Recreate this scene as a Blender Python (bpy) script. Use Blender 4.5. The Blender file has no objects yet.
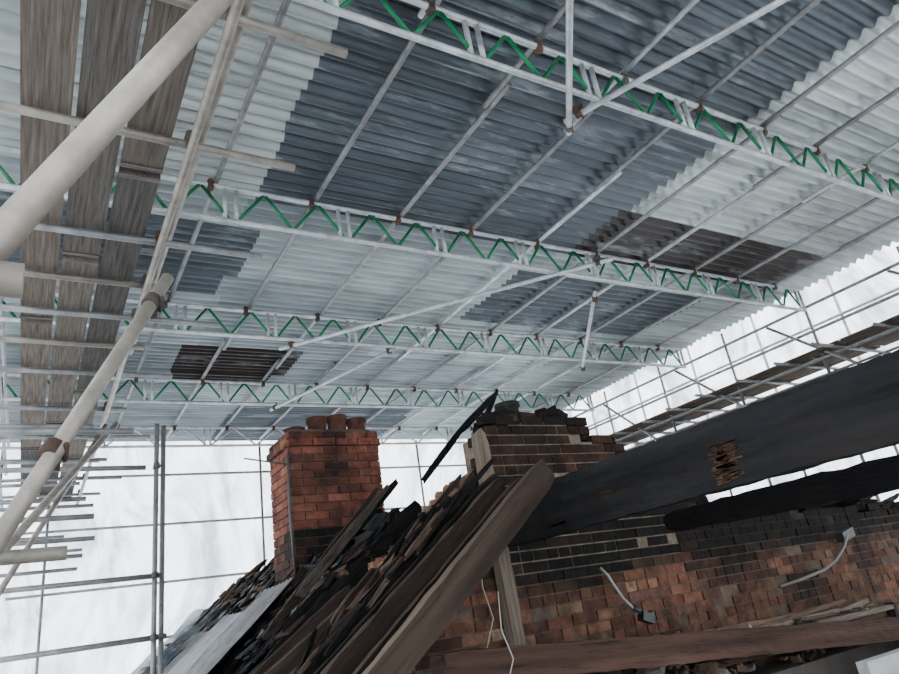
import bpy, math, random
from mathutils import Vector, Matrix, noise
random.seed(7)
V=Vector
GROUND=-6.0

# ---------------------------------------------------------------- mesh builder
class MB:
    def __init__(s):
        s.v=[];s.f=[];s.c=[];s.uv=[];s.sm=[];s.mi=[]
    def face(s,idx,col,uvs,smooth=False,m=0):
        s.f.append(idx);s.c.append(col);s.uv.append(uvs);s.sm.append(smooth);s.mi.append(m)
    def box(s,c,hx,hy,hz,col,m=0):
        c=V(c);hx=V(hx);hy=V(hy);hz=V(hz)
        b=len(s.v);uvv=[]
        r1=random.random()*40;r2=random.random()*40
        for sx in(-1,1):
            for sy in(-1,1):
                for sz in(-1,1):
                    s.v.append(c+hx*sx+hy*sy+hz*sz)
                    uvv.append((r1+sx*hx.length,r2+sy*hy.length+sz*hz.length))
        for q in((0,1,3,2),(4,6,7,5),(0,4,5,1),(2,3,7,6),(0,2,6,4),(1,5,7,3)):
            s.face([b+i for i in q],col,[uvv[i] for i in q],False,m)
    def abox(s,x0,x1,y0,y1,z0,z1,col,m=0):
        s.box(((x0+x1)/2,(y0+y1)/2,(z0+z1)/2),((x1-x0)/2,0,0),(0,(y1-y0)/2,0),(0,0,(z1-z0)/2),col,m)
    def rings(s,rings,col,smooth,m=0,caps=True,cols=None):
        n=len(rings[0]);b=len(s.v);r1=random.random()*40;r2=random.random()*40
        for r in rings:s.v.extend(r)
        L=0;us=[0]
        for i in range(1,len(rings)):
            L+=(V(rings[i][0])-V(rings[i-1][0])).length;us.append(L)
        per=[0]
        for j in range(n):per.append(per[-1]+(V(rings[0][(j+1)%n])-V(rings[0][j])).length)
        for i in range(len(rings)-1):
            for j in range(n):
                k=(j+1)%n
                s.face([b+i*n+j,b+i*n+k,b+(i+1)*n+k,b+(i+1)*n+j],cols[j] if cols else col,
                       [(us[i]+r1,per[j]+r2),(us[i]+r1,per[j+1]+r2),(us[i+1]+r1,per[j+1]+r2),(us[i+1]+r1,per[j]+r2)],smooth,m)
        if caps:
            s.face([b+j for j in range(n)][::-1],col,[(r1,r2)]*n,False,m)
            e=b+(len(rings)-1)*n
            s.face([e+j for j in range(n)],col,[(r1,r2)]*n,False,m)
    def tube(s,p1,p2,r=0.0242,col=(.6,.6,.6,1),n=10,m=0):
        p1=V(p1);p2=V(p2);d=(p2-p1).normalized()
        a=d.orthogonal().normalized();b=d.cross(a)
        R=[]
        for p in(p1,p2):
            R.append([p+a*r*math.cos(2*math.pi*i/n)+b*r*math.sin(2*math.pi*i/n) for i in range(n)])
        s.rings(R,col,True,m)
    def coupler(s,p,d1,d2,m=1,k=1.0):
        """right-angle coupler: two clamp bands, a body and bolts"""
        p=V(p);d1=V(d1).normalized();d2=V(d2).normalized()
        nn=d1.cross(d2)
        if nn.length<.05: nn=d1.orthogonal()
        nn.normalize()
        col=jc(random.choice([(.06,.03,.018,1),(.08,.04,.025,1),(.07,.058,.046,1),(.05,.035,.03,1)]),.2)
        s.tube(p-d1*.025*k,p+d1*.025*k,.031*k,col,10,m)
        q=p+nn*.048*k
        s.tube(q-d2*.025*k,q+d2*.025*k,.031*k,col,10,m)
        s.box(p+nn*.024*k,d1*.024*k,d2*.024*k,nn*.016*k,col,m)
        s.tube(p+d2*.036*k-nn*.03*k,p+d2*.036*k+nn*.045*k,.008*k,col,6,m)
        s.tube(q+d1*.036*k-nn*.04*k,q+d1*.036*k+nn*.035*k,.008*k,col,6,m)
    def path(s,pts,r,col,n=8,m=0):
        pts=[V(p) for p in pts];R=[]
        for i,p in enumerate(pts):
            d=(pts[min(i+1,len(pts)-1)]-pts[max(i-1,0)]).normalized()
            a=d.cross(V((.3,.9,.2))).normalized();b=d.cross(a)
            R.append([p+a*r*math.cos(2*math.pi*k/n)+b*r*math.sin(2*math.pi*k/n) for k in range(n)])
        s.rings(R,col,True,m)
    def timber(s,p1,p2,w,h,col,jit=0.0,side=None,segs=None,taper=0.0,m=0,edge=None):
        p1=V(p1);p2=V(p2);d=(p2-p1);L=d.length;d.normalize()
        sd=V(side) if side else V((0,0,1)).cross(d)
        sd=(sd-d*sd.dot(d)).normalized();up=d.cross(sd).normalized()
        segs=(segs or max(1,int(L/0.09))) if jit>0 else 1
        R=[]
        sh=((-1,-1),(0,-1),(1,-1),(1,-.33),(1,.33),(1,1),(0,1),(-1,1),(-1,.33),(-1,-.33))
        for i in range(segs+1):
            t=i/segs;p=p1+d*L*t
            k=1-taper*max(0,(t-.55)/.45)
            if jit>0 and i in(0,segs): k*=.8
            ring=[]
            for (x,y) in sh:
                q=p+sd*(x*w/2*k)+up*(y*h/2*k)
                if jit>0:
                    q=q+V((random.uniform(-1,1),random.uniform(-1,1),random.uniform(-1,1)))*jit
                    if i in(0,segs): q=q+d*random.uniform(-1,1)*max(jit*6,.03)
                ring.append(q)
            R.append(ring)
        cols=None
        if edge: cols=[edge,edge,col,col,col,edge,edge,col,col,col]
        s.rings(R,col,False,m,cols=cols)
    def build(s,name,mats,parent=None):
        me=bpy.data.meshes.new(name)
        me.from_pydata([tuple(x) for x in s.v],[],s.f)
        ca=me.color_attributes.new('Col','FLOAT_COLOR','CORNER')
        ul=me.uv_layers.new(name='UVMap')
        cols=[];uvs=[]
        for c,u in zip(s.c,s.uv):
            for q in u:
                cols.extend(c);uvs.extend(q)
        ca.data.foreach_set('color',cols);ul.data.foreach_set('uv',uvs)
        me.polygons.foreach_set('use_smooth',s.sm)
        me.polygons.foreach_set('material_index',s.mi)
        for mt in mats:me.materials.append(mt)
        me.update()
        o=bpy.data.objects.new(name,me);bpy.context.scene.collection.objects.link(o)
        if parent:o.parent=parent
        return o

# ---------------------------------------------------------------- materials
def attr_mat(name,rough=.6,metal=0.,lo=.6,hi=1.25,scale=6.,stretch=(1,1,1),coord='Object',bump=.2,bscale=None,detail=6,tint=None,spec=.5,crack=None,cstr=.3):
    m=bpy.data.materials.new(name);m.use_nodes=True;nt=m.node_tree;N=nt.nodes;L=nt.links
    b=N['Principled BSDF'];b.inputs['Roughness'].default_value=rough;b.inputs['Metallic'].default_value=metal
    b.inputs['Specular IOR Level'].default_value=spec
    at=N.new('ShaderNodeAttribute');at.attribute_name='Col'
    tc=N.new('ShaderNodeTexCoord');mp=N.new('ShaderNodeMapping');mp.inputs['Scale'].default_value=stretch
    L.new(tc.outputs[coord],mp.inputs[0])
    n=N.new('ShaderNodeTexNoise');n.inputs['Scale'].default_value=scale;n.inputs['Detail'].default_value=detail;n.inputs['Roughness'].default_value=.65
    L.new(mp.outputs[0],n.inputs['Vector'])
    mr=N.new('ShaderNodeMapRange');mr.inputs[1].default_value=.3;mr.inputs[2].default_value=.7;mr.inputs[3].default_value=lo;mr.inputs[4].default_value=hi
    L.new(n.outputs['Fac'],mr.inputs[0])
    vm=N.new('ShaderNodeVectorMath');vm.operation='SCALE'
    L.new(at.outputs['Color'],vm.inputs[0]);L.new(mr.outputs[0],vm.inputs['Scale'])
    out=vm.outputs[0]
    if tint:
        n2=N.new('ShaderNodeTexNoise');n2.inputs['Scale'].default_value=tint[1];n2.inputs['Detail'].default_value=8;n2.inputs['Roughness'].default_value=.7
        L.new(mp.outputs[0],n2.inputs['Vector'])
        r2=N.new('ShaderNodeMapRange');r2.inputs[1].default_value=tint[2];r2.inputs[2].default_value=tint[3]
        L.new(n2.outputs['Fac'],r2.inputs[0])
        mx=N.new('ShaderNodeMix');mx.data_type='RGBA'
        L.new(r2.outputs[0],mx.inputs[0]);L.new(out,mx.inputs[6]);mx.inputs[7].default_value=tint[0]
        out=mx.outputs[2]
    L.new(out,b.inputs['Base Color'])
    if bump>0:
        nb=N.new('ShaderNodeTexNoise');nb.inputs['Scale'].default_value=bscale or scale*3;nb.inputs['Detail'].default_value=5
        L.new(mp.outputs[0],nb.inputs['Vector'])
        bp=N.new('ShaderNodeBump');bp.inputs['Strength'].default_value=bump;bp.inputs['Distance'].default_value=.02
        L.new(nb.outputs['Fac'],bp.inputs['Height'])
        last=bp
        if crack:
            mp2=N.new('ShaderNodeMapping');mp2.inputs['Scale'].default_value=crack
            L.new(tc.outputs[coord],mp2.inputs[0])
            vo=N.new('ShaderNodeTexVoronoi');vo.inputs['Scale'].default_value=1
            L.new(mp2.outputs[0],vo.inputs['Vector'])
            b2=N.new('ShaderNodeBump');b2.inputs['Strength'].default_value=cstr;b2.inputs['Distance'].default_value=.01;b2.invert=True
            L.new(vo.outputs['Distance'],b2.inputs['Height']);L.new(bp.outputs[0],b2.inputs['Normal']);last=b2
        L.new(last.outputs[0],b.inputs['Normal'])
    return m

M_tube=attr_mat('galvanised_tube',.45,.35,.5,1.2,7,bump=.08,detail=9,spec=.35,tint=((.14,.10,.07,1),5.0,.60,.80))
M_rust=attr_mat('rusty_coupler',.8,.2,.6,1.3,30,bump=.2)
M_sheet=attr_mat('corrugated_sheet',.42,.3,.55,1.3,1.3,(.6,4.2,1),bump=.0,tint=((.36,.39,.41,1),1.7,.54,.82))
M_wood=attr_mat('weathered_timber',.85,0,.40,1.4,3.0,(.8,16,1),'UV',.35,8,spec=.12)
M_plank=attr_mat('smoky_rafter_timber',.85,0,.25,1.5,2.2,(.8,14,1),'UV',.5,8,spec=.12,tint=((.010,.007,.006,1),1.1,.44,.66),crack=(12,36,1),cstr=.2)
M_char=attr_mat('charred_timber',.75,0,.3,1.8,5,(1.5,10,1),'UV',.5,6,tint=((.018,.012,.009,1),2.0,.60,.8),spec=.12,crack=(14,40,1),cstr=.6)
M_purlin=attr_mat('scorched_beam',.70,0,.3,2.2,1.3,(.8,9,1),'UV',.45,8,tint=((.020,.013,.009,1),1.2,.52,.76),spec=.12,crack=(9,30,1),cstr=.4)
M_brick=attr_mat('soft_red_brick',.9,0,.35,1.35,9,bump=.5,bscale=40,spec=.12,tint=((.009,.007,.006,1),1.9,.46,.74))
M_mortar=attr_mat('mortar',.95,0,.4,1.3,9,bump=.5,bscale=40,spec=.1)
M_slate=attr_mat('burnt_slate',.6,0,.6,1.4,10,bump=.3,spec=.15)
M_plast=attr_mat('plaster_panel',.9,0,.5,1.2,3,bump=.2)
M_plastic=attr_mat('plastic_cable',.5,0,.9,1.1,3,bump=0)
M_ground=attr_mat('ground_gravel',.95,0,.7,1.2,2,bump=.3)

def sheeting_mat():
    m=bpy.data.materials.new('polythene_sheeting');m.use_nodes=True;nt=m.node_tree;N=nt.nodes;L=nt.links
    N.remove(N['Principled BSDF']);o=N['Material Output']
    tc=N.new('ShaderNodeTexCoord');mp=N.new('ShaderNodeMapping');mp.inputs['Scale'].default_value=(1,1,.5)
    L.new(tc.outputs['Object'],mp.inputs[0])
    n=N.new('ShaderNodeTexNoise');n.inputs['Scale'].default_value=.6;n.inputs['Detail'].default_value=10;n.inputs['Distortion'].default_value=2.8;n.inputs['Roughness'].default_value=.62
    L.new(mp.outputs[0],n.inputs['Vector'])
    cr=N.new('ShaderNodeValToRGB');cr.color_ramp.elements[0].position=.36;cr.color_ramp.elements[0].color=(.17,.24,.31,1)  # shading of the folds painted into the colour, dark blue-grey to near white
    cr.color_ramp.elements[1].position=.60;cr.color_ramp.elements[1].color=(.88,.92,.95,1)
    L.new(n.outputs['Fac'],cr.inputs[0])
    tr=N.new('ShaderNodeBsdfTranslucent');L.new(cr.outputs[0],tr.inputs[0])
    df=N.new('ShaderNodeBsdfGlossy');df.inputs['Roughness'].default_value=.35;L.new(cr.outputs[0],df.inputs[0])
    tp=N.new('ShaderNodeBsdfTransparent')
    m1=N.new('ShaderNodeMixShader');m1.inputs[0].default_value=.10;L.new(tr.outputs[0],m1.inputs[1]);L.new(df.outputs[0],m1.inputs[2])
    m2=N.new('ShaderNodeMixShader');m2.inputs[0].default_value=.12;L.new(m1.outputs[0],m2.inputs[1]);L.new(tp.outputs[0],m2.inputs[2])
    L.new(m2.outputs[0],o.inputs['Surface'])
    return m
M_poly=sheeting_mat()

ALU=(.46,.475,.485,1);STEEL=(.23,.23,.23,1);OLD=(.25,.22,.185,1);GREEN=(.003,.16,.06,1)
def jc(c,a=.1):
    k=1+random.uniform(-a,a);return (c[0]*k,c[1]*k,c[2]*k,1)
XA=(1,0,0);YA=(0,1,0);ZA=(0,0,1)

# ---------------------------------------------------------------- corrugated roof
roof=MB()
ZS=3.86
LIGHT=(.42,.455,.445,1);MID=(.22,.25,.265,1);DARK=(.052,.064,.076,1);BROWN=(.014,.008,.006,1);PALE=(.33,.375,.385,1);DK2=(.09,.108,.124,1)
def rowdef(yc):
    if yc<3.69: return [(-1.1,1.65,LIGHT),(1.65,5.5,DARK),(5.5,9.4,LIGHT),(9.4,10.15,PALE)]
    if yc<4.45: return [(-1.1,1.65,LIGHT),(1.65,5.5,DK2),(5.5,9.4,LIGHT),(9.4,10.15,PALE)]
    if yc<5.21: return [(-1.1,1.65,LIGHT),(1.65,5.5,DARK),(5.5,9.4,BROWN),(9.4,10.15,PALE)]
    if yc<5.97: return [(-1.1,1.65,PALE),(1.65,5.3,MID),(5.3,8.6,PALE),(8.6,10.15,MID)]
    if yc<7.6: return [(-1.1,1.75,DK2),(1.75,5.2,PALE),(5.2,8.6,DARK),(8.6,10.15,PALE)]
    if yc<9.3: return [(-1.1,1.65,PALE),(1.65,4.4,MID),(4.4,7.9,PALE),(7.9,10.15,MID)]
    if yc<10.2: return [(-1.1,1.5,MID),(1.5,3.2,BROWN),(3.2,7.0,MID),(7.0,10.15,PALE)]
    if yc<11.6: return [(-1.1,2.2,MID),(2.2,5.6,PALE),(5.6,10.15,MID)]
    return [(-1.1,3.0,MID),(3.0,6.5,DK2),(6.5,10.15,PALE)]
W=.76;PITCH=W/6
k=-9
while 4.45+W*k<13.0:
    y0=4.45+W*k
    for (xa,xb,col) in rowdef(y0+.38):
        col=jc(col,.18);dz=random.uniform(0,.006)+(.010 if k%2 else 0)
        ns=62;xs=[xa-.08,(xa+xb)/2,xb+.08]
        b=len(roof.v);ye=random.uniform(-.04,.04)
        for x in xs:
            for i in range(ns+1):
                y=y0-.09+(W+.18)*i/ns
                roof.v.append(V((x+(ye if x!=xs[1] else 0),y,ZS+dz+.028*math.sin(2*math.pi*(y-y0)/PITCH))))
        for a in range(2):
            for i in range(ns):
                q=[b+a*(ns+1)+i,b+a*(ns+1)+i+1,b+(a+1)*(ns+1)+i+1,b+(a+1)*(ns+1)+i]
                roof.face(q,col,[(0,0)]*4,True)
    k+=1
roof.build('corrugated_roof',[M_sheet])

# ---------------------------------------------------------------- ladder beams
def ladder(y,z0=3.4,x0=-.9,x1=9.9,green=True):
    mb=MB();h=.34;z1=z0+h
    mb.tube((x0,y,z0),(x1,y,z0),.0242,jc(ALU));mb.tube((x0,y,z1),(x1,y,z1),.0242,jc(ALU))
    step=.255 if green else .42;x=x0+.1;i=0
    while x+step<x1:
        c=GREEN if green else ALU
        a,bb=(z0,z1) if i%2==0 else (z1,z0)
        mb.tube((x,y,a),(x+step,y,bb),.0155,jc(c,.25),8)
        if i%4==3:
            mb.tube((x+step-.05,y,z0),(x+step-.05,y,z1),.02,jc(ALU),8)
            mb.tube((x+step+.05,y,z0),(x+step+.05,y,z1),.02,jc(ALU),8)
            x+=.05
        x+=step;i+=1
    return mb.build('ladder_beam',[M_tube])
BY=(.27,2.67,5.07,7.47,9.98)
for y in BY:ladder(y)
ladder(12.4,green=False)

# purlins
pl=MB();PX=[.2,1.12,2.04,2.96,3.84,4.76,5.68,6.56,7.48,8.4,9.3]
for x in PX:
    y=-2.3;sh=0
    while y<13.4:
        L=random.choice([4.8,6.0,5.4]);ye=min(13.3,y+L)
        pl.tube((x+sh*.05,y,3.79),(x+sh*.05,ye+.3 if ye<13.3 else ye,3.79),.0242,jc(ALU if random.random()<.35 else STEEL,.2))
        if ye>=13.3:break
        y=ye;sh=1-sh
    for yb in BY+(12.4,):
        pl.coupler((x,yb,3.765),YA,XA)
pl.build('roof_purlin_tubes',[M_tube,M_rust])

br=MB()
for a,b in(((2.5,7.65,3.34),(5.35,4.55,3.34)),((3.42,3.0,3.33),(2.35,1.7,3.33)),((3.35,2.95,3.38),(4.6,.1,3.38)),
           ((5.75,5.3,3.34),(7.6,7.7,3.34)),((3.1,10.1,3.34),(4.0,7.4,3.34))):
    br.tube(a,b,.0242,jc(ALU))
    for p in(V(a).lerp(V(b),.04),V(a).lerp(V(b),.96)):
        br.coupler(p,V(b)-V(a),XA)
br.build('roof_bracing_tubes',[M_tube,M_rust])

# ---------------------------------------------------------------- left scaffold
ls=MB()
TZ=2.6
trans=[(-.1,1.1),(1.15,1.1),(2.24,1.16),(3.18,1.2),(4.26,1.3),(4.9,.7),(5.5,1.27),(6.1,.75),(6.8,1.1),(7.9,.8),(9.0,1.2),(10.1,.8),(11.2,1.1),(12.3,.9)]
for y,xe in trans:
    ls.tube((-.75,y,TZ),(xe,y+.02,TZ),.0242,jc(OLD if random.random()<.6 else STEEL,.15),14)
    ls.coupler((.60,y,TZ),XA,YA)
for x,z in((.60,TZ-.05),(-.45,TZ-.05),(-.45,TZ+.55),(-.45,TZ+1.0),(-.5,1.9),(-.5,.9)):
    ls.tube((x,-1.5,z),(x,13.1,z),.0242,jc(OLD if x>0 else STEEL,.1),14)
for y in(-.6,1.6,3.8,5.9,8.1,10.3,12.5):
    ls.tube((-.5,y+.05,GROUND),(-.5,y+.05,3.8),.0242,jc(STEEL))
ls.tube((.66,-1,TZ+.06),(.66,6.4,TZ+.06),.0242,jc(OLD),14)
for a,b in(((-.12,.965,.46),(.45,1.06,1.64)),((.40,2.60,1.42),(-.10,2.07,.28)),((.105,2.72,.376),(-.9,2.72,.376)),((-.035,.95,.49),(-.7,.95,.49)),
           ((.55,6.2,1.9),(-.35,3.6,.20)),((.62,8.2,2.5),(-.4,6.3,.2))):
    ls.tube(a,b,.0242,jc((.31,.275,.235,1),.1),24)
for p in((.99,7.0),(1.06,7.06)):
    ls.tube((p[0],p[1],GROUND),(p[0],p[1],2.15),.0242,jc(STEEL))
for z,x1 in((.17,1.1),(.70,1.05),(1.72,.9)):
    ls.tube((-.6,7.0,z),(x1,7.04,z),.0242,jc(STEEL))
for i in range(7):
    y=5.4+i*1.2
    for z in(1.2,1.6,2.0,2.3):
        if random.random()<.5: ls.tube((-.7,y,z),(.35+random.random()*.4,y,z),.0242,jc(STEEL))
ls.coupler((.355,1.04,1.45),(.337,.055,.70),XA,1,1.0)
for p in((.33,2.53,1.27),(.03,2.22,.60)):ls.coupler(p,(.5,.53,1.14),XA)
for z in(.17,.70,1.72):ls.coupler((.99,7.02,z),XA,ZA)
ls.build('scaffold_left',[M_tube,M_rust])

bd=MB()
for i in range(3):
    x0=-.21+i*.245;y=-2.0-i*1.1
    while y<12.9:
        c=random.choice([(.115,.096,.080,1),(.085,.075,.066,1),(.13,.105,.085,1),(.065,.058,.052,1),(.10,.082,.068,1)])
        ye=min(12.95,y+3.86)
        bd.box((x0+.115,(y+ye)/2,2.66+random.uniform(0,.008)),(0,(ye-y)/2,0),(.112,0,0),(0,0,.019),jc(c,.1))
        for yb in(y+.03,ye-.03):
            bd.box((x0+.115,yb,2.64),(.113,0,0),(0,.02,0),(0,0,.003),(.12,.10,.09,1))
        y+=3.9
bd.build('scaffold_boards',[M_wood])

# ---------------------------------------------------------------- right scaffold
rs=MB()
for x in(10.2,11.25):
    for z in(1.75,2.1,2.33,2.70,3.15,3.55):
        rs.tube((x,-3,z),(x,13.1,z),.0242,jc(STEEL,.25))
    y=-2.5
    while y<13.1:
        rs.tube((x+.05,y,GROUND),(x+.05,y,4.3 if x>11 else 3.8),.0242,jc(STEEL,.3));y+=1.55
y=-2.6
while y<13.0:
    for z in(2.74,2.30,1.95):
        rs.tube((9.65+random.uniform(-.35,.35),y,z),(11.4,y,z),.0242,jc(STEEL,.3))
    y+=.75
for i in range(7):
    y=-2+i*2
    rs.tube((10.15,y,1.7),(10.15,y+1.9,3.5),.0242,jc(STEEL))
for x0 in(9.98,10.24,10.48,10.72,10.96):
    y=-3+random.random()
    while y<12.5:
        for z in(2.79,2.36,2.00):
            if z<2.5 and random.random()<.2:continue
            ye=min(13.0,y+3.8)
            rs.box((x0+.1,(y+ye)/2,z),(0,(ye-y)/2,0),(.11,0,0),(0,0,.019),jc((.10,.072,.052,1),.4),2)
        y+=3.85
rs.build('scaffold_right',[M_tube,M_rust,M_wood])

# ---------------------------------------------------------------- far scaffold
fs=MB()
x=.2
while x<10:
    fs.tube((x,13.25,GROUND),(x,13.25,3.7),.0242,jc(STEEL));x+=1.8
for z in(.3,1.2,2.2,3.1):
    fs.tube((-.3,13.3,z),(9.9,13.3,z),.0242,jc(STEEL))
fs.build('scaffold_far',[M_tube])

# ---------------------------------------------------------------- polythene sheeting walls
def sheet_wall(name,o,u,v,nu,nv,amp=.07):
    mb=MB();o=V(o);u=V(u);v=V(v);n=u.cross(v).normalized()
    for j in range(nv+1):
        for i in range(nu+1):
            p=o+u*(i/nu)+v*(j/nv)
            q=p*1.1
            d=noise.noise(q)*amp*1.4+noise.noise(V((q.x*3,q.y*3,q.z*1.2)))*amp
            mb.v.append(p+n*d)
    for j in range(nv):
        for i in range(nu):
            a=j*(nu+1)+i
            mb.face([a,a+1,a+nu+2,a+nu+1],(1,1,1,1),[(0,0)]*4,True)
    return mb.build(name,[M_poly])
sheet_wall('wall_far',(-1.2,13.75,GROUND),(13,0,0),(0,0,10.2),130,70)
sheet_wall('wall_left',(-1.15,-3,GROUND),(0,16.6,0),(0,0,10.1),150,60)
sheet_wall('wall_right',(11.75,-3,GROUND),(0,16.6,0),(0,0,10.6),150,70)
sheet_wall('added_wall_back',(-1.2,-3.1,GROUND),(13,0,0),(0,0,10.0),90,50)  # unseen sheet added behind the camera to cut light on the foreground

# ---------------------------------------------------------------- brick work
def wall_top(x):
    pts=[(1.7,.10),(2.66,.86),(2.74,1.20),(2.97,1.28),(3.50,1.29),(3.70,1.20),(3.78,1.12),(4.0,1.10),(4.05,.98),(4.3,.92),(4.6,.68),(5.06,.48),(8.6,.28)]
    if x<=pts[0][0]:return pts[0][1]
    for (a,b),(c,d) in zip(pts,pts[1:]):
        if a<=x<=c:return b+(d-b)*(x-a)/(c-a)
    return pts[-1][1]
XW0=1.75
gw=MB()
YG=3.9;BW=.225;BH=.075
row=0;z=-1.5
while z<1.35:
    off=(row%2)*.1125
    header=(row%4==3)
    bw=BW/2 if header else BW
    x=XW0+off-BW
    while x<8.5:
        xc=x+bw/2
        if xc>XW0 and z+BH*.6<wall_top(min(max(xc,XW0),8.5))+noise.noise(V((xc*4,z*3,0)))*.09 and random.random()>.006:
            n=noise.noise(V((xc*1.1,z*1.8,3.1)))*.7+noise.noise(V((xc*4,z*5,9)))*.35
            s=.38+max(0,min(1,(z+.10)/.26))*.75+n
            if xc<2.65: s=.42+n*.9
            if 2.65<xc<4.6 and z>.75: s=.92+n*.45
            s=max(0,min(1,s))
            base=random.choice([(.17,.075,.046),(.19,.085,.052),(.145,.062,.040),(.19,.098,.062),(.11,.055,.040)])
            r=random.random()
            if xc<2.7 and r<.12:base=(.24,.165,.11)
            if z<.1 and r<.05: base=(.25,.15,.09)
            col=jc(tuple(base[i]*(1-s)+(.008,.007,.006)[i]*s for i in range(3))+(1,),.25)
            dy=random.uniform(-.004,.006)
            if random.random()<.06:dy+=.02
            gw.box((xc,YG+.05+dy,z+BH/2),((bw-.010)/2,random.uniform(-.0015,.0015),0),(0,.05,0),(0,0,(BH-.010)/2),col,0)
        x+=bw
    z+=BH;row+=1
x=XW0
while x<8.5:
    zt=min(wall_top(x),wall_top(min(8.5,x+.1125)))-.06
    mc=(.085,.063,.047,1)
    if zt>.3:
        gw.abox(x,x+.113,YG+.010,YG+.33,.15,zt,(.15,.12,.09,1) if zt>.7 and x>2.6 else (.03,.024,.019,1),1); gw.abox(x,x+.113,YG+.012,YG+.33,GROUND,.15,mc,1)
    else: gw.abox(x,x+.113,YG+.010,YG+.33,GROUND,zt,mc,1)
    x+=.1125
for i in range(340):
    x=random.uniform(1.8,2.60) if i<80 else (random.uniform(2.8,4.7) if i<170 else random.uniform(4.6,8.4))
    z=wall_top(x)+random.uniform(-.05,.03)
    rot=Matrix.Rotation(random.uniform(-.5,.5),3,'Y')@Matrix.Rotation(random.uniform(-1,1),3,'Z')
    sc=random.uniform(.35,.9)
    if x<2.75: c=random.choice([(.18,.10,.065,1),(.15,.075,.05,1),(.22,.155,.105,1),(.06,.04,.035,1),(.02,.018,.016,1)])
    else: c=random.choice([(.010,.009,.008,1),(.04,.022,.016,1),(.015,.012,.010,1)])
    gw.box((x,YG+random.uniform(.05,.3),z),rot@V((.10*sc,0,0)),rot@V((0,.045,0)),rot@V((0,0,.030)),jc(c,.2),0)
gw.build('gable_brick_wall',[M_brick,M_mortar])

# chimney stack
ch=MB()
def chim_face(o,u,n,width,z0,z1):
    o=V(o);u=V(u);n=V(n);row=0;z=z0
    while z<z1-.01:
        x=-(row%2)*.1125
        while x<width-.01:
            a=max(0,x);b=min(width,x+.225)
            if b-a>.03:
                base=random.choice([(.19,.064,.042),(.21,.073,.046),(.165,.055,.037),(.22,.088,.056),(.12,.048,.036)])
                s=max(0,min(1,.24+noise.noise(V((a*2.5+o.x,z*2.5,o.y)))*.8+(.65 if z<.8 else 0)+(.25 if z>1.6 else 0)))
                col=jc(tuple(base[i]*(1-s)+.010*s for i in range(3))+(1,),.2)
                pr=.03 if z>z1-.16 and z<z1-.08 else 0
                c=o+u*((a+b)/2)+V((0,0,z+.0375))+n*(-.03+pr+random.uniform(-.004,.004))
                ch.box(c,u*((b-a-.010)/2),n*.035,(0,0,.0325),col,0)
            x+=.225
        z+=.075;row+=1
cx0,cx1,cy0,cy1,cz0,cz1=1.96,2.86,5.9,6.5,-.2,1.75
chim_face((cx0,cy0,0),(1,0,0),(0,-1,0),.9,cz0,cz1)
chim_face((cx0,cy1,0),(0,-1,0),(-1,0,0),.6,cz0,cz1)
chim_face((cx1,cy0,0),(0,1,0),(1,0,0),.6,cz0,cz1)
chim_face((cx1,cy1,0),(-1,0,0),(0,1,0),.9,cz0,cz1)
ch.abox(cx0+.012,cx1-.012,cy0+.012,cy1-.012,GROUND,cz1-.02,(.11,.085,.068,1),1)
ch.abox(cx0+.05,cx1-.05,cy0+.05,cy1-.05,cz1-.02,cz1+.03,(.08,.07,.06,1),1)
def pot(mb,x,y,z,r,h,col):
    R=[]
    for (rr,hh) in((r*1.05,0),(r,.02),(r*.92,h*.7),(r*1.12,h*.74),(r*1.12,h),(r*.8,h),(r*.75,h*.5)):
        R.append([V((x+rr*math.cos(2*math.pi*i/16),y+rr*math.sin(2*math.pi*i/16),z+hh)) for i in range(16)])
    mb.rings(R,col,True,0)
for i,x in enumerate((2.10,2.33,2.54,2.75)):
    pot(ch,x,6.12,cz1+.02,.095,[.06,.17,.19,.16][i],(.09,.04,.028,1))
ch.build('chimney_stack',[M_brick,M_mortar])
cp=MB();pot(cp,3.12,4.06,1.29,.09,.13,(.02,.025,.02,1));cp.build('chimney_pot',[M_brick])

ae=MB()
ae.path([(1.93,5.82,0.4),(1.91,5.82,1.0),(1.92,5.82,1.5),(1.95,5.84,1.52)],.012,(.03,.03,.03,1))
ae.tube((1.55,5.9,1.50),(1.93,5.84,1.42),.008,(.05,.05,.05,1))
ae.build('aerial_cable',[M_plastic])

# ---------------------------------------------------------------- neighbour's burnt roof
def sl(x):return .78*x-1.11
nr=MB()
SD=V((1,0,.78)).normalized();SN=V((-.78,0,1)).normalized()
BK=(.0045,.004,.004,1)
for i in range(21):
    xx=.75+i*.078
    nr.timber((xx,4.28,sl(xx)-.16),(xx,9.4,sl(xx)-.16),.095,.02,jc((.006,.005,.005,1),.4),side=SD)
y=4.38
while y<9.4:
    x1=2.36+random.uniform(-.2,.12)
    nr.timber((.75,y,sl(.75)-.03),(x1,y,sl(x1)-.03),.05,.13,jc(BK,.4),.008,side=(0,1,0));y+=.34
for i in range(110):
    x=random.uniform(1.4,2.25);y=random.uniform(4.35,8.6);a=random.gauss(0,.28) if random.random()<.65 else 1.5+random.gauss(0,.3)
    if 1.7<x<2.9 and 5.5<y<6.7:continue
    d=(SD*math.cos(a)+V((0,1,0))*math.sin(a)+SN*random.uniform(-.05,.15)).normalized()
    L=random.uniform(.3,1.0);p=V((x,max(y,4.35+L/2*abs(math.sin(a))),sl(x)+random.uniform(.02,.09)))
    nr.timber(p-d*L/2,p+d*L/2,random.uniform(.02,.05),random.uniform(.02,.07),jc(random.choice([BK,BK,(.015,.011,.009,1),(.05,.033,.023,1)]),.3),.006)
nr.build('burnt_roof_timbers',[M_char])
st=MB()
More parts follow.
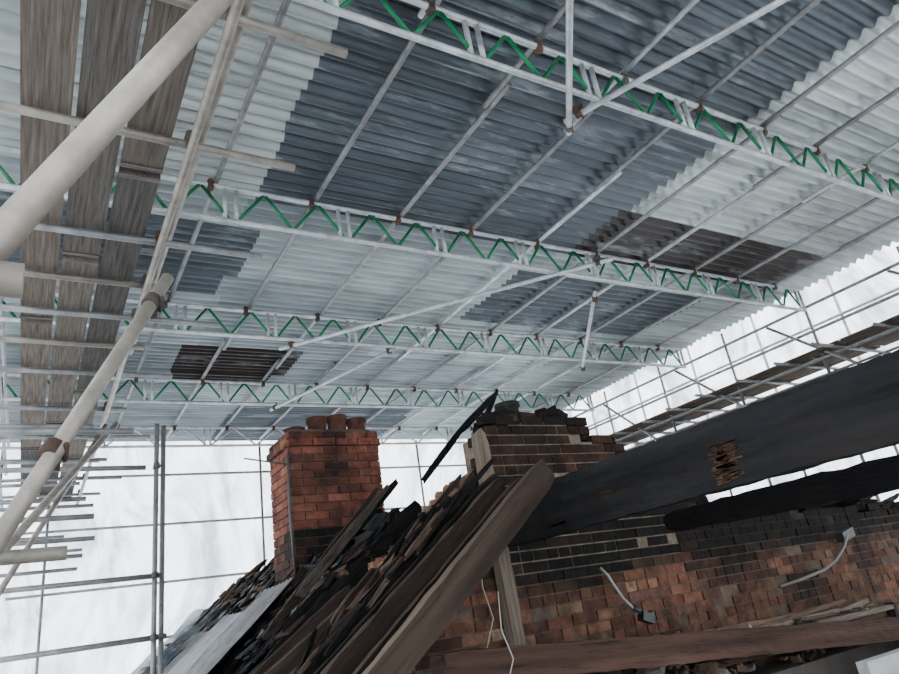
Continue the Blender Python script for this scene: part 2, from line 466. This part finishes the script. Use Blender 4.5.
for i in range(620):
    x=random.uniform(1.2,2.3);y=random.uniform(4.4,9.3)
    if 1.75<x<2.95 and 5.6<y<6.7:continue
    r=Matrix.Rotation(random.gauss(0,.6),3,SN)@Matrix.Rotation(random.gauss(0,.12),3,'Y')@Matrix.Rotation(random.gauss(0,.14),3,'X')
    c=random.choice([(.006,.006,.007,1),(.009,.009,.010,1),(.03,.03,.033,1),(.09,.088,.085,1),(.035,.02,.013,1)])
    s_=random.uniform(.2,.8)
    if c[0]>.08:s_*=.5
    st.box((x,y,sl(x)+random.uniform(.02,.10)),r@(SD*.12*s_),r@V((0,.09*s_,0)),r@(SN*.006),jc(c,.3))
st.build('broken_roof_slates',[M_slate])
cs=MB()
def corr(x0,x1,y0,y1,col,lift,skew=0,m=0):
    n=int((y1-y0)/.02);b=len(cs.v);NX=6
    for a in range(NX+1):
        x=x0+(x1-x0)*a/NX
        for i in range(n+1):
            yv=y0+(y1-y0)*i/n
            h=lift+.014*math.sin(2*math.pi*yv/.1)+.02*noise.noise(V((x*2,yv*2,1)))
            cs.v.append(V((x,yv+skew*(x-x0),sl(x)))+SN*h)
    for a in range(NX):
        for i in range(n):
            q=b+a*(n+1)+i
            cs.face([q,q+1,q+n+2,q+n+1],col,[(0,0)]*4,True)
corr(.72,1.78,4.7,5.5,(.26,.26,.26,1),.14,.45)
corr(.72,1.62,5.45,6.5,(.36,.38,.40,1),.12,.3)
corr(.75,1.5,6.6,7.2,(.22,.22,.23,1),.11,.1)
cs.build('loose_corrugated_sheets',[M_tube])
sheet_wall('polythene_drape',(.5,7.5,sl(.5)+.12),(0,2.1,0),V((1.35,0,1.35*.78)),40,24,.05)

# ---------------------------------------------------------------- fallen rafters & timbers of own roof
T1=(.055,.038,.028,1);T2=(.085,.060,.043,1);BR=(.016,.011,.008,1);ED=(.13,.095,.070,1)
def one(name,items,mats=None):
    mb=MB()
    for it in items:mb.timber(*it[:5],**(it[5] if len(it)>5 else {}))
    return mb.build(name,[mats or M_plank])
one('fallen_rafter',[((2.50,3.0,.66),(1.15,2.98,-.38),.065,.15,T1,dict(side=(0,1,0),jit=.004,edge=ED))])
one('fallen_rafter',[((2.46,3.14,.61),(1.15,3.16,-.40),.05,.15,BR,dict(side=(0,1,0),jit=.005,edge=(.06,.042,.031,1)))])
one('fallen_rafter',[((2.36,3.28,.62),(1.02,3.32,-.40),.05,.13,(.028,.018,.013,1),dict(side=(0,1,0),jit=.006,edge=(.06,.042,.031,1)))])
one('charred_rafter',[((2.44,3.42,.68),(1.1,3.44,-.34),.05,.12,BK,dict(side=(0,1,0),jit=.009,edge=(.018,.013,.010,1)))],M_char)
one('charred_rafter',[((2.30,3.56,.60),(1.05,3.58,-.34),.05,.12,BK,dict(side=(0,1,0),jit=.010))],M_char)
one('charred_rafter',[((2.46,3.74,.72),(1.05,3.74,-.36),.06,.10,BK,dict(side=(0,1,0),jit=.011))],M_char)
one('fallen_rafter',[((1.75,3.58,.16),(.85,3.95,-.52),.05,.12,T2,dict(side=(0,1,0),jit=.003))])
one('fallen_rafter',[((1.60,3.80,.10),(.75,4.15,-.50),.05,.12,(.045,.030,.022,1),dict(side=(0,1,0),jit=.003))])
one('fallen_rafter',[((1.68,4.02,.20),(.70,4.30,-.52),.05,.10,(.03,.02,.015,1),dict(side=(0,1,0),jit=.003))])
one('charred_rafter',[((2.42,4.30,.90),(2.80,4.30,1.27),.03,.045,BK,dict(side=(0,1,0),jit=.003)),
    ((2.78,4.30,1.25),(3.22,4.30,1.60),.03,.05,BK,dict(side=(0,1,0),jit=.003,taper=.3))],M_char)
one('charred_rafter',[((2.86,4.32,1.06),(3.24,4.32,1.62),.035,.045,BK,dict(side=(0,1,0),jit=.003,taper=.4))],M_char)
one('charred_rafter',[((1.7,4.7,.38),(2.45,4.8,1.00),.04,.07,BK,dict(side=(0,1,0),jit=.005,taper=.4))],M_char)
one('charred_rafter',[((1.5,4.45,.24),(2.25,4.55,.92),.04,.06,(.035,.028,.023,1),dict(side=(0,1,0),jit=.003,taper=.4))],M_char)
one('charred_rafter',[((1.25,4.4,.02),(2.35,4.95,.98),.04,.05,(.02,.016,.013,1),dict(side=(0,1,0),jit=.003,taper=.3))],M_char)
# burnt laths and battens scattered across the rafters
lt=MB()
for i in range(38):
    x=random.uniform(1.2,2.3);y=random.uniform(3.30,3.80);z0=.78*x-1.17
    a=random.gauss(.15,.35);d=(SD*math.cos(a)+V((0,1,0))*math.sin(a)*.6+SN*random.uniform(0,.12)).normalized()
    L=random.uniform(.12,.4);p=V((x,y,z0+random.uniform(.07,.12)))
    lt.timber(p-d*L/2,p+d*L/2,.02,.03,jc(random.choice([BK,(.02,.014,.011,1),(.06,.04,.03,1)]),.3),.004)
lt.build('burnt_laths',[M_char])

pu=MB()
pu.timber((2.70,-1.2,.475),(2.70,3.76,.475),.10,.31,(.0065,.0065,.007,1),jit=.0035,side=(1,0,0),segs=90)
PUR=pu.build('charred_purlin',[M_purlin])
pp=MB()
cy,cz=1.94,.43
for i in range(44):
    if i<34:
        py=cy+random.uniform(-.035,.035);pz=cz-.085+.17*i/33;hl=random.uniform(.035,.075);cc=jc((.045,.025,.015,1),.5)
    else:
        py=cy+random.uniform(.2,1.3);pz=cz+random.uniform(-.09,.05);hl=random.uniform(.03,.12);cc=jc((.018,.011,.007,1),.4)
    pp.box((2.6475,py,pz),(.0022,0,0),(0,hl,random.uniform(-.003,.003)),(0,0,random.uniform(.003,.006)),cc)
pp.build('scorched_wood_patch',[M_wood],PUR)
one('charred_purlin',[((3.40,-.6,.24),(3.41,3.02,.30),.09,.16,BK,dict(side=(1,0,0),jit=.010,taper=.3))],M_char)
po=MB();po.timber((2.65,3.83,1.12),(2.68,3.83,-.95),.09,.08,(.125,.098,.075,1),jit=.004,side=(1,0,0));po.build('timber_post',[M_wood])
one('wall_plate_timber',[((1.75,3.2,-.26),(6.4,3.2,-.70),.10,.16,(.075,.042,.030,1),dict(side=(0,1,0),jit=.005))])
# charred joist stubs left on the wall head
js=MB()
for i in range(26):
    x=random.uniform(4.4,8.3);z=wall_top(x)+.02
    a=random.uniform(-.25,.25)
    if random.random()<.5:
        d=V((a,-1,random.uniform(-.1,.2))).normalized();p=V((x,4.0,z));L=random.uniform(.15,.4)
    else:
        d=V((1,a,random.uniform(-.1,.25))).normalized();p=V((x,4.05,z+.02));L=random.uniform(.2,.6)
    js.timber(p-d*L*.3,p+d*L,random.uniform(.03,.06),random.uniform(.04,.09),jc(BK,.5),.008,taper=.4)
js.build('charred_joist_stubs',[M_char])
db=MB()
for i in range(44):
    x=random.uniform(2.9,6.8);L=random.uniform(.6,2.0);a=random.gauss(0,.06)
    zz=-.42-.045*(x-3)+random.uniform(-.12,.07)
    d=V((math.cos(a),random.uniform(-.1,.1),math.sin(a)*.6-.04)).normalized();p=V((x,random.uniform(3.36,3.62),zz))
    db.timber(p-d*L/2,p+d*L/2,random.uniform(.03,.08),random.uniform(.02,.07),jc(random.choice([(.06,.04,.03,1),(.02,.015,.012,1),(.09,.06,.042,1),(.012,.010,.009,1),(.12,.095,.075,1)]),.3),.004)
for i in range(220):
    x=random.uniform(2.6,6.9);zz=-.46-.045*(x-3)+random.uniform(-.15,.08)
    r=Matrix.Rotation(random.uniform(-2,2),3,'Y')@Matrix.Rotation(random.uniform(-2,2),3,'Z');s_=random.uniform(.2,.7)
    db.box((x,random.uniform(3.34,3.75),zz),r@V((.09*s_,0,0)),r@V((0,.06*s_,0)),r@V((0,0,.03*s_)),jc(random.choice([(.10,.06,.042,1),(.18,.155,.135,1),(.03,.022,.02,1)]),.3))
db.build('fire_debris_pile',[M_wood])
pw=MB();pw.abox(1.9,8.2,3.34,3.78,GROUND,-.72,(.06,.05,.042,1))
pw.build('floor_edge_rubble',[M_plast])
pw=MB();pw.abox(4.9,8.0,2.98,3.06,GROUND,-.74,(.42,.44,.44,1))
pw.build('plaster_panel',[M_plast])

cb=MB()
cb.path([(3.50,3.83,.12),(3.53,3.80,.06),(3.55,3.79,0),(3.60,3.78,-.10),(3.66,3.76,-.18),(3.68,3.76,-.22)],.010,(.22,.22,.21,1))
cb.path([(3.66,3.76,-.17),(3.69,3.75,-.20),(3.74,3.75,-.24),(3.78,3.74,-.25),(3.80,3.74,-.22)],.022,(.02,.02,.02,1))
cb.box((3.74,3.74,-.25),(.05,0,-.02),(0,.03,0),(.01,0,.03),(.01,.01,.01,1))
cb.build('hanging_light_fitting',[M_plastic])
pi=MB()
pi.path([(6.5,3.72,.10),(6.35,3.70,.0),(6.15,3.7,-.10),(5.9,3.68,-.16),(5.5,3.66,-.20),(5.2,3.66,-.22)],.014,(.07,.062,.055,1))
pi.box((6.52,3.75,.10),(.10,0,.02),(0,.04,0),(0,0,.04),(.012,.012,.012,1))
pi.build('vent_pipe',[M_plastic])
c2=MB()
c2.path([(1.95,2.88,.05),(1.92,2.86,-.12),(1.96,2.86,-.25),(1.90,2.86,-.36),(1.84,2.86,-.42),(1.82,2.86,-.5)],.0028,(.25,.24,.22,1))
c2.path([(2.35,3.6,.3),(2.30,3.55,.1),(2.34,3.55,-.08),(2.22,3.5,-.25),(2.10,3.5,-.30),(2.05,3.45,-.42)],.003,(.25,.23,.21,1))
c2.build('hanging_cables',[M_plastic])

# ---------------------------------------------------------------- floor, ground
fl=MB()
y=-2.9
while y<2.8:
    fl.abox(.9,8.3,y,y+.17,-1.62,-1.58,jc((.12,.085,.065,1),.3));y+=.175
fl.build('floor',[M_wood])
g=MB();g.abox(-40,60,-40,60,GROUND-.1,GROUND,(.26,.25,.235,1));g.build('ground',[M_ground])

for o in bpy.data.objects:
    if o.parent is None:o.location.z-=GROUND

# ---------------------------------------------------------------- overcast sky
w=bpy.data.worlds.new('World');bpy.context.scene.world=w;w.use_nodes=True
bg=w.node_tree.nodes['Background'];bg.inputs[0].default_value=(.95,.97,1,1);bg.inputs[1].default_value=7.8

# ---------------------------------------------------------------- camera
cd=bpy.data.cameras.new('Camera');cam=bpy.data.objects.new('Camera',cd);bpy.context.scene.collection.objects.link(cam)
cd.sensor_width=36;cd.lens=26.8;cd.clip_start=.05;cd.clip_end=300
f=V((.512,.773,.374)).normalized();r=V((.856,-.495,-.148));r=(r-f*r.dot(f)).normalized();u=r.cross(f)
M=Matrix((r,u,-f)).transposed().to_4x4();M.translation=V((0,0,-GROUND));cam.matrix_world=M
bpy.context.scene.camera=cam
